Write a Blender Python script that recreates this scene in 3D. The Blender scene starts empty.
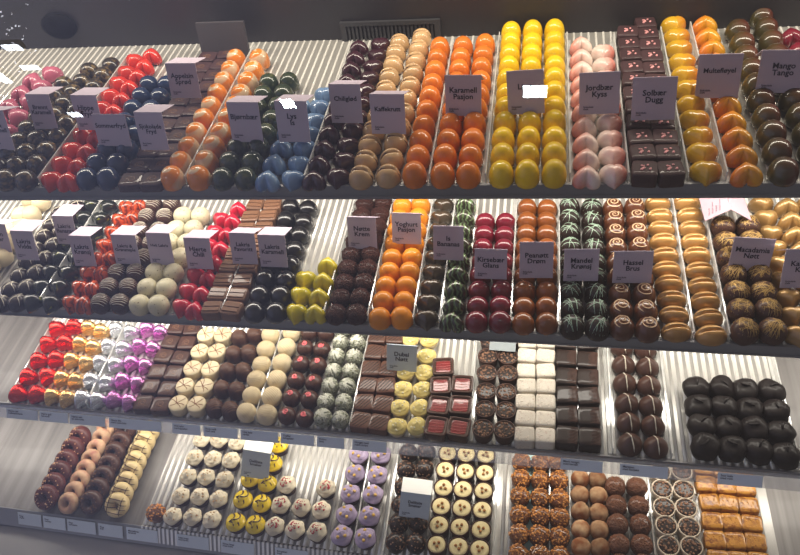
import bpy, bmesh, math, random
from mathutils import Vector, Matrix, Euler, noise
random.seed(7)
C = bpy.context.scene.collection
SC = bpy.context.scene
PI = math.pi

# ---------------------------------------------------------------- camera, world, lights, exposure
FPX = 774.9
CAMZ = 1.6
ROT = Euler((math.radians(44.711), math.radians(6.0886), math.radians(7.918)), 'XYZ')
cam_d = bpy.data.cameras.new('camera')
cam = bpy.data.objects.new('camera', cam_d); C.objects.link(cam)
cam.location = (0, 0, CAMZ); cam.rotation_euler = ROT
cam_d.sensor_width = 36; cam_d.lens = FPX / 800 * 36
cam_d.clip_start = 0.01
SC.camera = cam
RM = ROT.to_matrix()

SC.view_settings.view_transform = 'Standard'
SC.view_settings.look = 'None'
SC.view_settings.gamma = 1
SC.view_settings.use_curve_mapping = False
SC.view_settings.exposure = 0.12

w = bpy.data.worlds.new('room_light'); SC.world = w; w.use_nodes = True
wb = w.node_tree.nodes['Background']
wb.inputs[1].default_value = 0.36
# world colour: paler, bluer on the left, put in for the haze on glass
_nt = w.node_tree
_tc = _nt.nodes.new('ShaderNodeTexCoord'); _sp = _nt.nodes.new('ShaderNodeSeparateXYZ'); _nt.links.new(_tc.outputs['Generated'], _sp.inputs[0])
_mr = _nt.nodes.new('ShaderNodeMapRange'); _mr.interpolation_type = 'SMOOTHSTEP'
_mr.inputs[1].default_value = -.05; _mr.inputs[2].default_value = -.62; _nt.links.new(_sp.outputs[0], _mr.inputs[0])
_mx = _nt.nodes.new('ShaderNodeMix'); _mx.data_type = 'RGBA'; _nt.links.new(_mr.outputs[0], _mx.inputs[0])
_mx.inputs[6].default_value = (.37, .33, .33, 1); _mx.inputs[7].default_value = (.84, .88, 1.32, 1)
_nt.links.new(_mx.outputs[2], wb.inputs[0])

def area(name, loc, sx, sy, energy, color=(1, 1, 1), rot=(0, 0, 0)):
    l = bpy.data.lights.new(name, 'AREA'); l.shape = 'RECTANGLE'; l.size = sx; l.size_y = sy
    l.energy = energy; l.color = color
    o = bpy.data.objects.new(name, l); C.objects.link(o); o.location = loc; o.rotation_euler = rot
    return o

# height below the lens of the middle of the pieces on each shelf, front edge of each shelf
H = {1: .54, 2: .72, 3: .90, 4: 1.08}
HALF = .009
SZ = {s: CAMZ - H[s] - HALF for s in H}
FY = {1: .6811, 2: .6195, 3: .570, 4: .4747}
YAW = {1: .0153, 2: -.021, 3: -.032, 4: -.047}     # the shelf fronts are not quite square to the case
BACK = 1.02
XL, XR = -1.25, .80

WARM = (1.0, .93, .80)
NEUT = (1.0, .93, .82)
XM, XW = (XL + XR) / 2, (XR - XL)
area('top_led_strip', (XM, .93, 1.30), XW, .03, 6.0, (1, .90, .74), (math.radians(4), 0, 0))
area('shelf_led_strip', (XM, .800, SZ[1] - .026), XW * .97, .045, 5.0, NEUT, (math.radians(0), 0, 0))
area('shelf_led_strip', (XM, .745, SZ[2] - .026), XW * .97, .045, 4.4, NEUT, (math.radians(0), 0, 0))
area('shelf_led_strip', (XM, .690, SZ[3] - .026), XW * .97, .045, 4.0, NEUT, (math.radians(-8), 0, 0))
area('room_light_panel', (-.1, -.9, 2.6), 2.2, 1.2, 3.2, (.93, .94, 1.0), (math.radians(-35), 0, 0))

# ---------------------------------------------------------------- helpers
def ray(px, py):
    return RM @ Vector(((px - 400), (277.5 - py), -FPX))
def at(px, py, z):
    d = ray(px, py); t = (z - CAMZ) / d.z
    return Vector((0, 0, CAMZ)) + d * t

def link(name, me, mat, parent=None):
    o = bpy.data.objects.new(name, me); C.objects.link(o)
    if mat is not None and not me.materials: me.materials.append(mat)
    if parent: o.parent = parent
    return o
def obj(name, bm, mat, parent=None, smooth=True):
    me = bpy.data.meshes.new(name)
    bmesh.ops.recalc_face_normals(bm, faces=bm.faces)
    bm.to_mesh(me); bm.free()
    if smooth:
        for p in me.polygons: p.use_smooth = True
    return link(name, me, mat, parent)
def tag(o, label, cat, group=None, kind=None):
    if label: o['label'] = label
    if cat: o['category'] = cat
    if group: o['group'] = group
    if kind: o['kind'] = kind
    return o
def copy_tree(o, parent=None):
    c = o.copy(); C.objects.link(c); c.parent = parent
    for ch in list(o.children): copy_tree(ch, c)
    return c
def box(bm, x0, x1, y0, y1, z0, z1, rot=None, piv=None):
    vs = [bm.verts.new(p) for p in ((x0,y0,z0),(x1,y0,z0),(x1,y1,z0),(x0,y1,z0),(x0,y0,z1),(x1,y0,z1),(x1,y1,z1),(x0,y1,z1))]
    for f in ((0,3,2,1),(4,5,6,7),(0,1,5,4),(1,2,6,5),(2,3,7,6),(3,0,4,7)):
        bm.faces.new([vs[i] for i in f])
    if rot is not None: bmesh.ops.rotate(bm, verts=vs, cent=piv or (0,0,0), matrix=rot)
    return vs
def tube(bm, pts, r, n=5, flat=1.0):
    pts = [Vector(p) for p in pts]; rings = []
    for i, p in enumerate(pts):
        t = (pts[min(i+1, len(pts)-1)] - pts[max(i-1, 0)]).normalized()
        u = t.cross(Vector((0, 0, 1)))
        if u.length < 1e-4: u = Vector((1, 0, 0))
        u.normalize(); v = u.cross(t)
        k = .55 if i in (0, len(pts)-1) else 1
        rings.append([bm.verts.new(p + (u*math.cos(a) + v*math.sin(a)*flat)*r*k) for a in [2*PI*j/n for j in range(n)]])
    for a, b in zip(rings, rings[1:]):
        for j in range(n): bm.faces.new((a[j], a[(j+1) % n], b[(j+1) % n], b[j]))
    bm.faces.new(rings[0][::-1]); bm.faces.new(rings[-1])

# outlines: radius as a function of angle, the piece is 1 wide
def o_round(a): return .5
def o_square(a, n=9):
    return .5 / ((abs(math.cos(a))**n + abs(math.sin(a))**n) ** (1/n))
_hp = []
for i in range(721):
    t = 2*PI*i/720
    _hp.append((16*math.sin(t)**3/34, (13*math.cos(t)-5*math.cos(2*t)-2*math.cos(3*t)-math.cos(4*t))/31 + .03))
def o_heart_sharp(a):
    ca, sa = math.cos(a), math.sin(a); best = 0; bd = 9
    for x, y in _hp:
        m = math.hypot(x, y)
        d = 1 - (x*ca + y*sa)/(m + 1e-9)
        if d < bd: bd = d; best = m
    return best * 1.02
_ht = [o_heart_sharp(2*PI*i/180) for i in range(180)]
_hs = [sum(_ht[(i+k) % 180]*wt for k, wt in zip(range(-4, 5), (1,2,3,4,5,4,3,2,1)))/25 for i in range(180)]
def o_heart(a): return _hs[int(round(a/(2*PI)*180)) % 180]*1.03
def radial(prof, outline=o_round, seg=24, rough=0, rs=3.0, fn=None, seed=0, closed=True):
    bm = bmesh.new(); rad = [outline(2*PI*(j+.5*0)/seg + PI/2) for j in range(seg)]
    rings = []
    for s, z in prof:
        if s <= 1e-6: rings.append([bm.verts.new((0, 0, z))]); continue
        q = [(rad[j] if outline is not o_heart else rad[j]*(.6 + .4*s) + .40*.4*(1 - s))*s for j in range(seg)]
        rings.append([bm.verts.new((math.cos(2*PI*j/seg+PI/2)*q[j], math.sin(2*PI*j/seg+PI/2)*q[j], z)) for j in range(seg)])
    for a, b in zip(rings, rings[1:]):
        for j in range(seg):
            k = (j+1) % seg
            if len(a) == 1 and len(b) == 1: continue
            if len(a) == 1: bm.faces.new((a[0], b[k], b[j]))
            elif len(b) == 1: bm.faces.new((a[j], a[k], b[0]))
            else: bm.faces.new((a[j], a[k], b[k], b[j]))
    if rough or fn:
        for v in bm.verts:
            if fn: v.co = fn(v.co)
            if rough:
                n = noise.noise(v.co*rs + Vector((seed*7.1, seed, 3)))
                v.co += (v.co - Vector((0, 0, .35))).normalized() * n * rough
                if v.co.z < 0: v.co.z = 0
    return bm
P_DOME = [(0,0),(.92,0),(.98,.06),(1,.25),(.97,.45),(.88,.66),(.72,.83),(.50,.94),(.25,.99),(0,1)]
P_BALL = [(0,0),(.55,0),(.80,.10),(.96,.28),(1,.48),(.95,.68),(.80,.85),(.55,.96),(.28,1.0),(0,1.01)]
P_HEART = [(0,0),(.93,0),(1,.12),(1,.32),(.93,.55),(.80,.74),(.60,.89),(.36,.98),(.15,1.0),(0,1.0)]
P_BLOCK = [(0,0),(.97,0),(1,.05),(1,.82),(.975,.93),(.92,1),(.5,1),(0,1)]
P_CUP = [(0,0),(.84,0),(.86,.03),(1,.90),(1,.97),(.97,1.0),(.90,1.0),(.87,.90),(0,.88)]
P_DISC = [(0,0),(.92,0),(.97,.05),(1,.5),(1,.80),(.96,.93),(.88,1),(.5,1.03),(0,1.04)]
P_KISS = [(0,0),(.92,0),(1,.10),(.99,.28),(.90,.48),(.72,.66),(.48,.82),(.22,.95),(.07,1.03),(0,1.05)]

# ---------------------------------------------------------------- materials
def nn(nt, t, **k):
    n = nt.nodes.new(t)
    for a, b in k.items(): setattr(n, a, b)
    return n
def mth(nt, op, a, b=None, c=None):
    n = nn(nt, 'ShaderNodeMath', operation=op)
    for i, v in enumerate((a, b, c)):
        if v is None: continue
        if isinstance(v, (int, float)): n.inputs[i].default_value = v
        else: nt.links.new(v, n.inputs[i])
    return n.outputs[0]
_M = {}
def mat(name, col, rough=.32, coat=.25, metal=0, pat=None, c2=(1,1,1), sc=6, thr=.6, soft=.04, bump=0, bsc=30, var=.12, spec=.5, sss=0):
    if name in _M: return _M[name]
    if not any(t in name for t in ('card', 'deck', 'metal', 'steel', 'panel', 'ink', 'label', 'rubber', 'floor', 'foil', 'soffit')):
        tone = lambda c: tuple(.80*v**1.12 for v in c)
        col = tone(col); c2 = tone(c2); spec = .22; rough = rough + .14; coat = min(1, coat*2.2)
    m = bpy.data.materials.new(name); m.use_nodes = True; nt = m.node_tree; L = nt.links
    b = nt.nodes['Principled BSDF']
    b.inputs['Roughness'].default_value = rough; b.inputs['Metallic'].default_value = metal
    b.inputs['Coat Weight'].default_value = coat; b.inputs['Coat Roughness'].default_value = .06
    b.inputs['Specular IOR Level'].default_value = spec
    tc = nn(nt, 'ShaderNodeTexCoord'); O = tc.outputs['Object']
    base = nn(nt, 'ShaderNodeRGB'); base.outputs[0].default_value = (*col, 1); out = base.outputs[0]
    fac = None
    if pat in ('speckle', 'marble', 'stripes', 'brushed'):
        mp = nn(nt, 'ShaderNodeMapping'); L.new(O, mp.inputs[0])
        oi = nn(nt, 'ShaderNodeObjectInfo')
        cmb = nn(nt, 'ShaderNodeCombineXYZ')
        L.new(mth(nt, 'MULTIPLY', oi.outputs['Random'], 9.0), cmb.inputs[0]); L.new(mth(nt, 'MULTIPLY', oi.outputs['Random'], 5.0), cmb.inputs[2])
        if pat == 'brushed': mp.inputs[3].default_value = (28, .8, 1)
        if pat not in ('stripes', 'brushed'): L.new(cmb.outputs[0], mp.inputs[1])
        if pat in ('speckle', 'brushed'):
            t = nn(nt, 'ShaderNodeTexNoise'); t.inputs['Scale'].default_value = sc; t.inputs['Detail'].default_value = 2
            L.new(mp.outputs[0], t.inputs[0]); src = t.outputs[0]
        elif pat == 'marble':
            t = nn(nt, 'ShaderNodeTexWave'); t.inputs['Scale'].default_value = sc; t.inputs['Distortion'].default_value = 9
            t.inputs['Detail'].default_value = 2; t.inputs['Detail Scale'].default_value = 1.2
            L.new(mp.outputs[0], t.inputs[0]); src = t.outputs[1]
        else:
            t = nn(nt, 'ShaderNodeTexWave'); t.inputs['Scale'].default_value = sc; t.inputs['Distortion'].default_value = 1.0
            t.bands_direction = 'DIAGONAL'
            L.new(mp.outputs[0], t.inputs[0]); src = t.outputs[1]
        r = nn(nt, 'ShaderNodeMapRange'); r.inputs[1].default_value = thr - soft; r.inputs[2].default_value = thr + soft
        L.new(src, r.inputs[0]); fac = r.outputs[0]
    elif pat in ('swirl', 'line', 'half'):
        sp = nn(nt, 'ShaderNodeSeparateXYZ'); L.new(O, sp.inputs[0])
        x, y, z = sp.outputs
        if pat == 'swirl':
            a = mth(nt, 'ARCTAN2', y, x)
            rr = mth(nt, 'SQRT', mth(nt, 'ADD', mth(nt, 'MULTIPLY', x, x), mth(nt, 'MULTIPLY', y, y)))
            v = mth(nt, 'SINE', mth(nt, 'ADD', a, mth(nt, 'MULTIPLY', rr, sc)))
            src = mth(nt, 'MULTIPLY_ADD', v, .5, .5)
        elif pat == 'line': src = mth(nt, 'SUBTRACT', 1.0, mth(nt, 'ABSOLUTE', mth(nt, 'MULTIPLY', y, 4)))
        else:
            t = nn(nt, 'ShaderNodeTexNoise'); t.inputs['Scale'].default_value = 2.2; L.new(O, t.inputs[0])
            src = mth(nt, 'ADD', mth(nt, 'MULTIPLY_ADD', x, .7, .5), mth(nt, 'MULTIPLY_ADD', t.outputs[0], .7, -.35))
        r = nn(nt, 'ShaderNodeMapRange'); r.inputs[1].default_value = thr - soft; r.inputs[2].default_value = thr + soft
        L.new(src, r.inputs[0]); fac = r.outputs[0]
    if fac is not None:
        mx = nn(nt, 'ShaderNodeMix', data_type='RGBA'); L.new(fac, mx.inputs[0]); L.new(out, mx.inputs[6])
        mx.inputs[7].default_value = (*c2, 1); out = mx.outputs[2]
    if var:
        oi2 = nn(nt, 'ShaderNodeObjectInfo'); hs = nn(nt, 'ShaderNodeHueSaturation')
        L.new(mth(nt, 'MULTIPLY_ADD', oi2.outputs['Random'], var*2, 1-var), hs.inputs['Value'])
        L.new(out, hs.inputs['Color']); out = hs.outputs[0]
    L.new(out, b.inputs['Base Color'])
    if bump:
        t = nn(nt, 'ShaderNodeTexNoise'); t.inputs['Scale'].default_value = bsc; t.inputs['Detail'].default_value = 3
        L.new(O, t.inputs[0]); bp = nn(nt, 'ShaderNodeBump'); bp.inputs['Strength'].default_value = bump
        bp.inputs['Distance'].default_value = .05; L.new(t.outputs[0], bp.inputs['Height']); L.new(bp.outputs[0], b.inputs['Normal'])
    if sss:
        b.inputs['Subsurface Weight'].default_value = sss; b.inputs['Subsurface Radius'].default_value = (.6, .3, .1); b.inputs['Subsurface Scale'].default_value = .01
    _M[name] = m; return m

DK = (.030, .016, .012); BR = (.085, .036, .022); MLK = (.24, .125, .070); CRM = (.78, .66, .44); WHT = (.80, .76, .66)
M_DARK = mat('dark_chocolate', DK, .38, .15)
M_BROWN = mat('brown_chocolate', BR, .42, .12)
M_MILK = mat('milk_chocolate', MLK, .42, .15)
M_CREAM = mat('cream_chocolate', CRM, .45, .1)
M_METAL = mat('dark_grey_metal', (.24, .24, .245), .42, 0, .35, var=0, bump=.05, bsc=8)
M_STEEL = mat('brushed_steel', (.42, .41, .40), .34, 0, .75, pat='speckle', c2=(.34, .33, .33), sc=5, soft=.3, var=0)
M_WALL = mat('dark_case_panel', (.018, .017, .021), .45, .05, .1, var=0)
M_RIBB = mat('grey_deck_between_highlights', (.33, .32, .30), .3, .2, .3, var=0)  # kept greyer than the ribs so their painted highlights stand out
M_RIB = mat('white_rib_highlight_deck', (.80, .78, .73), .16, .3, .25, var=0)  # bright highlights along the ribs put into the colour as white
M_FLAT = mat('brushed_grey_deck', (.10, .092, .088), .50, .1, .25, pat='brushed', c2=(.19, .18, .175), sc=3, thr=.5, soft=.2, var=0)
M_PAPER = mat('lavender_card', (.47, .40, .48), .7, 0, var=.03)
M_PINKP = mat('pink_card', (.50, .33, .38), .7, 0, var=.03)
M_GREYP = mat('blue_grey_card', (.46, .52, .58), .6, 0, var=.03)
M_WPAPER = mat('white_card', (.85, .84, .80), .7, 0, var=.02)
M_INK = mat('dark_ink', (.03, .025, .05), .6, 0, var=0)
M_LABEL = mat('blue_white_label', (.58, .64, .72), .5, 0, var=.06)

def acrylic(name, col, tr, gl=.25, rough=.08):
    m = bpy.data.materials.new(name); m.use_nodes = True; nt = m.node_tree
    for n in list(nt.nodes):
        if n.type != 'OUTPUT_MATERIAL': nt.nodes.remove(n)
    out = [n for n in nt.nodes if n.type == 'OUTPUT_MATERIAL'][0]
    a = nn(nt, 'ShaderNodeBsdfTransparent'); a.inputs[0].default_value = (1, 1, 1, 1)
    g = nn(nt, 'ShaderNodeBsdfGlossy'); g.inputs[0].default_value = (1, 1, 1, 1); g.inputs['Roughness'].default_value = rough
    d = nn(nt, 'ShaderNodeBsdfDiffuse'); d.inputs[0].default_value = (*col, 1)
    m1 = nn(nt, 'ShaderNodeMixShader'); m1.inputs[0].default_value = gl
    nt.links.new(d.outputs[0], m1.inputs[1]); nt.links.new(g.outputs[0], m1.inputs[2])
    m2 = nn(nt, 'ShaderNodeMixShader'); m2.inputs[0].default_value = 1 - tr
    nt.links.new(a.outputs[0], m2.inputs[1]); nt.links.new(m1.outputs[0], m2.inputs[2])
    nt.links.new(m2.outputs[0], out.inputs[0]); return m
M_GLASS = acrylic('front_glass', (1, 1, 1), .885, 1.0, 0.0)
M_ACR = acrylic('clear_acrylic', (.85, .85, .82), .35, .35, .1)
M_STRIPH = acrylic('clear_label_rail', (.60, .64, .68), .68, .3, .15)

# ---------------------------------------------------------------- the display case
case = bpy.data.objects.new('display_case', None); C.objects.link(case); case.location = (XM, .75, 0)
tag(case, 'glass fronted chocolate display case with four lit ribbed shelves', 'display case')
def cpart(name, bm, m, parent=None, smooth=False):
    o = obj(name, bm, m, None, smooth); o.parent = parent or case
    o.matrix_parent_inverse = (parent.matrix_world if parent else case.matrix_world).inverted() if parent is None else Matrix.Identity(4)
    return o
bpy.context.view_layer.update()
def ribs(bm, x0, x1, y0, y1, z, pitch=.0100, r=.0036):
    n = int((x1 - x0) / pitch)
    A = [i*PI/6 for i in range(7)]
    for i in range(n):
        cx = x0 + (i+.5)*pitch
        prof = [(cx - math.cos(a)*r, z + math.sin(a)*r*.7) for a in A]
        f = [bm.verts.new((x, y0, zz)) for x, zz in prof]; b = [bm.verts.new((x, y1, zz)) for x, zz in prof]
        for j in range(6): bm.faces.new((f[j], b[j], b[j+1], f[j+1]))
        bm.faces.new(f)
RIBX = {1: (XL, XR), 2: (XL, XR), 3: (-.795, .335), 4: (-.60, .345)}
for s in (1, 2, 3, 4):
    z = SZ[s] - .0030; fy = FY[s]; k = YAW[s]
    turn = Matrix.Rotation(math.atan(k), 4, 'Z')
    def slant(bm):
        bmesh.ops.transform(bm, matrix=Matrix.Translation((0, fy, 0)) @ turn @ Matrix.Translation((0, -fy, 0)), verts=bm.verts); return bm
    bm = bmesh.new(); vs = box(bm, XL, XR, fy, BACK, z - .008, z)
    for v in vs:
        if v.co.y < BACK - .1: v.co.y = fy + k*v.co.x
    sh = cpart('shelf', bm, M_FLAT)
    bm = bmesh.new(); ribs(bm, RIBX[s][0], RIBX[s][1], fy + .002, BACK, z, (.0100, .0100, .0105, .0105)[s-1], (.0017, .0023, .0031, .0031)[s-1])
    box(bm, RIBX[s][0], RIBX[s][1], fy + .002, BACK, z, z + .0004)
    for v in bm.verts:
        if v.co.y < BACK - .1: v.co.y = fy + .002 + k*v.co.x
    rd = cpart('ribbed_deck', bm, M_RIB, sh, True); rd.data.materials.append(M_RIBB)
    for p in list(rd.data.polygons)[-6:]: p.material_index = 1; p.use_smooth = False
    if s < 4:
        bm = bmesh.new(); box(bm, XL, XR, fy + .03, BACK, z - .010, z - .0085); cpart('soffit', bm, mat('white_soffit', (.8, .79, .76), .6, 0, var=0), sh)  # white sheet added under the shelf, unseen, to bounce light onto the deck
    if s in (1, 2):
        bm = bmesh.new(); box(bm, XL, XR, fy - .004, fy, z - .008, z + .006)
        box(bm, XL, XR, fy - .006, fy + .012, z - (.012 if s == 1 else .010), z - .008)
        cpart('edge_strip', slant(bm), M_METAL, sh)
    elif s == 3:
        bm = bmesh.new(); box(bm, -.815, XR, fy - .002, fy, z - .008, z + .005)
        cpart('edge_strip', slant(bm), M_METAL, sh)
        bm = bmesh.new(); box(bm, -.815, XR, fy - .0046, fy - .0026, z - .0185, z + .002, Matrix.Rotation(math.radians(-38), 3, 'X'), (0, fy - .003, z + .002))
        cpart('label_rail', slant(bm), M_STRIPH, sh)
    else:
        bm = bmesh.new(); n = 200
        for i in range(n):
            x = -.60 + i*.0072
            if x < XR: box(bm, x, x + .0036, fy - .003, fy + .001, z - .024, z + .002, Matrix.Rotation(math.radians(-34), 3, 'X'), (0, fy, z + .002))
        cpart('rail_rib', slant(bm), M_RIB, sh)
        bm = bmesh.new(); box(bm, XL, XR, fy - .002, fy, z - .03, z + .001, Matrix.Rotation(math.radians(-34), 3, 'X'), (0, fy, z + .002))
        cpart('label_rail', slant(bm), M_METAL, sh)
# front ledge, glass, back, sides, top
z4 = SZ[4]
bm = bmesh.new(); box(bm, XL, XR, .16, FY[4] + .02, z4 - .06, z4 - .030)
cpart('front_ledge', bm, M_STEEL)
bm = bmesh.new(); box(bm, XL, XR, .18, BACK, .05, z4 - .062)
cpart('base_cabinet', bm, M_METAL)
bm = bmesh.new(); box(bm, XL, XR, BACK, BACK + .03, .05, 1.36)
bp_ = cpart('back_panel', bm, M_WALL)
bm = bmesh.new(); box(bm, XL - .03, XL, .2, BACK + .03, .05, 1.0); box(bm, XL - .03, XL, .62, BACK + .03, 1.0, 1.36)
cpart('side_panel', bm, M_STEEL)
bm = bmesh.new(); box(bm, XR, XR + .03, .2, BACK + .03, .05, 1.0); box(bm, XR, XR + .03, .62, BACK + .03, 1.0, 1.36)
cpart('side_panel', bm, M_FLAT)
bm = bmesh.new(); box(bm, XL, XR, .72, BACK + .03, 1.34, 1.37)
cpart('top_panel', bm, M_WALL)
# the glass: -0.87 y + 0.5 z = K, leaning back
GN = Vector((0, -math.cos(math.radians(30)), math.sin(math.radians(30)))); GK = .062
def gy(z): return (GN.z*z - GK) / -GN.y
bm = bmesh.new()
vs = [bm.verts.new((x, gy(z), z)) for x, z in ((XL, .54), (XR, .54), (XR, 1.345), (XL, 1.345))]
bm.faces.new(vs); bmesh.ops.solidify(bm, geom=bm.faces[:], thickness=.005)
glass = cpart('front_glass', bm, M_GLASS)
# vent grille and cable grommet on the back panel
def wallpt(px, py, y=BACK):
    d = ray(px, py); t = y / d.y
    return Vector((0, 0, CAMZ)) + d*t
a = wallpt(352, 44); b = wallpt(432, 22)
bm = bmesh.new()
for i in range(22):
    x = a.x + (b.x - a.x)*i/21
    box(bm, x - .0015, x + .0015, BACK - .005, BACK - .001, a.z, b.z)
box(bm, a.x - .012, b.x + .012, BACK - .006, BACK - .001, b.z, b.z + .006)
box(bm, a.x - .012, a.x - .004, BACK - .006, BACK - .001, a.z, b.z); box(bm, b.x + .004, b.x + .012, BACK - .006, BACK - .001, a.z, b.z)
cpart('vent_grille', bm, mat('vent_dark_metal', (.04, .04, .045), .6, 0, .3, var=0))
M_BLACK = mat('black_rubber', (.003, .003, .004), .8, 0, var=0, spec=.1)
g = wallpt(60, 25)
bm = radial([(1, 0), (1.0, .3), (.8, .6), (.4, .8), (0, .8)], seg=28)
gr = cpart('cable_grommet', bm, M_BLACK, None, True)
for v in gr.data.vertices: v.co = Vector((g.x + v.co.x*.056, BACK - .002 - v.co.z*.012, g.z + v.co.y*.042))
g = wallpt(236, 41)
bm = bmesh.new(); box(bm, g.x - .036, g.x + .036, BACK - .05, BACK - .044, SZ[1], SZ[1] + .052, Matrix.Rotation(math.radians(-10), 3, 'X'), (g.x, BACK - .047, SZ[1]))
o = obj('blank_card', bm, mat('dark_card', (.045, .04, .045), .6, 0), smooth=False)
tag(o, 'blank dark card propped upright behind the dark squares at back', 'card')

# the room floor
bm = bmesh.new(); box(bm, -4, 4, -4, 3, -.05, 0)
o = obj('floor', bm, mat('grey_floor_tiles', (.10, .10, .11), .5, 0, pat='speckle', c2=(.14, .14, .14), sc=3, var=0), smooth=False); o['kind'] = 'structure'

# ---------------------------------------------------------------- decoration helpers (in unit piece space)
def dome_z(r, prof=P_DOME):
    s = min(r / .5, 1.0)
    for (a, za), (b, zb) in zip(prof[3:], prof[4:]):
        if b <= s <= a: return za + (zb - za) * (a - s) / (a - b + 1e-9)
    return prof[3][1]
def spiral_pts(turns, r0, r1, n, zf, ph=0):
    P = []
    for i in range(n):
        t = i/(n-1); r = r0 + (r1-r0)*t; a = ph + turns*2*PI*t
        P.append((r*math.cos(a), r*math.sin(a), zf(r)))
    return P
def over_pts(x0, y0, x1, y1, zf, n=9, wob=0):
    P = []
    for i in range(n):
        t = i/(n-1); x = x0+(x1-x0)*t + wob*math.sin(t*9); y = y0+(y1-y0)*t + wob*math.cos(t*7)
        P.append((x, y, zf(math.hypot(x, y))))
    return P
def blob(bm, c, r, sq=1.0):
    bmesh.ops.create_icosphere(bm, subdivisions=1, radius=r, matrix=Matrix.Translation(c) @ Matrix.Diagonal((1, 1, sq, 1)))

# ---------------------------------------------------------------- the pieces: each returns a root mesh object, 1 x 1 x 1
def plain(name, prof, m, outline=o_round, **k):
    return obj(name, radial(prof, outline, **k), m)
def k_dome(m): return lambda: plain('dome_chocolate', P_DOME, m)
def k_ball(m, rough=0, rs=4, seg=24): return lambda: plain('truffle', P_BALL, m, rough=rough, rs=rs, seg=seg)
def k_heart(m): return lambda: plain('heart_chocolate', P_HEART, m, o_heart, seg=40)
def k_bean(m, name='bean_chocolate'):
    def f():
        def g(c):
            k = math.exp(-((c.y - .10*c.x)/.055)**2) * (1 if abs(c.x) < .43 else .2)
            return Vector((c.x, c.y, c.z*(1 - .30*k*(c.z > .3))))
        prof = [(0,0),(.90,0),(1,.14),(.99,.32),(.93,.52),(.83,.70),(.70,.83),(.58,.90),(.46,.95),(.35,.97),(.25,.985),(.16,.99),(.08,.995),(0,1)]
        return plain(name, prof, m, seg=36, fn=g)
    return f
def k_square(m, deco=None, dm=None, name='square_chocolate'):
    def f():
        o = plain(name, P_BLOCK, m, o_square, seg=32)
        zf = lambda r: 1.0
        if deco == 'stripes':
            bm = bmesh.new()
            for k in range(5):
                d = -.40 + k*.20; pts = [(x, (x - d)*1.2, 1.012) for x in [-.43 + .0215*i for i in range(41)] if abs((x - d)*1.2) <= .43]
                tube(bm, pts[::4] + [pts[-1]], .024, 4)
            obj('stripe_drizzle', bm, dm, o)
        elif deco == 'sprinkle':
            bm = bmesh.new()
            for k in range(9): blob(bm, (random.uniform(-.22, .22), random.uniform(-.18, .18), 1.03), random.uniform(.04, .07))
            obj('sprinkles', bm, dm, o, False)
        elif deco == 'stamp':
            bm = bmesh.new()
            tube(bm, spiral_pts(1.6, .05, .22, 20, zf), .022, 4); tube(bm, [(-.25, -.22, 1.0), (0, -.15, 1.01), (.25, -.22, 1.0)], .02, 4)
            obj('stamped_motif', bm, dm, o)
        elif deco == 'ridges':
            bm = bmesh.new()
            for k in range(12):
                y = -.42 + k*.076
                tube(bm, [(.08 + random.uniform(-.06, .06), y, 1.0), (.25, y + .02, 1.02), (.46, y, 1.0), (.49, y, .7)], .022, 4)
            obj('ridge_comb', bm, dm, o)
        elif deco == 'bars':
            bm = bmesh.new()
            for k in range(2):
                box(bm, -.42, .42, -.30 + k*.34, -.04 + k*.34, .98, 1.08)
            obj('raised_bar', bm, dm or m, o, False)
        elif deco == 'crumbs':
            bm = bmesh.new()
            for k in range(26): blob(bm, (random.uniform(-.4, .4), random.uniform(-.4, .4), 1.0), random.uniform(.02, .06), .7)
            obj('crumbs', bm, dm, o, False)
        return o
    return f
def k_strings(m, dm, n=9, r=.016, prof=P_DOME, par=False, name='dome_chocolate', bodyrough=0):
    def f():
        o = plain(name, prof, m, rough=bodyrough)
        zf = lambda q: dome_z(q, prof) + .012
        bm = bmesh.new(); rnd = random.Random(n)
        for k in range(n):
            if par:
                d = -.36 + .72*k/(n-1); h = math.sqrt(max(.0, .45**2 - d*d))
                tube(bm, over_pts(-h, d*.9 + .06, h, d*.9 - .06, zf), r, 4)
            else:
                a = rnd.uniform(0, PI); d = rnd.uniform(-.25, .25); h = math.sqrt(.46**2 - d*d)
                ca, sa = math.cos(a), math.sin(a)
                tube(bm, over_pts(ca*h - sa*d, sa*h + ca*d, -ca*h - sa*d, -sa*h + ca*d, zf, 9, .03), r, 4)
        obj('drizzle', bm, dm, o)
        return o
    return f
def k_swirl(m, dm, r=.035, name='dome_chocolate', turns=2.2, prof=P_DOME, rmax=.34):
    def f():
        o = plain(name, prof, m)
        bm = bmesh.new(); tube(bm, spiral_pts(turns, .02, rmax, 40, lambda q: dome_z(q, prof) + .015), r, 5, .7)
        obj('swirl', bm, dm, o); return o
    return f
def k_cross(m, dm):
    def f():
        o = plain('disc_chocolate', P_DISC, m)
        bm = bmesh.new(); z = lambda q: 1.045
        for a in (.5, -.5, 2.1):
            tube(bm, over_pts(-.42*math.cos(a), -.42*math.sin(a), .42*math.cos(a), .42*math.sin(a), z, 9, .03), .017, 4)
        obj('cross_drizzle', bm, dm, o); return o
    return f
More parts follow.
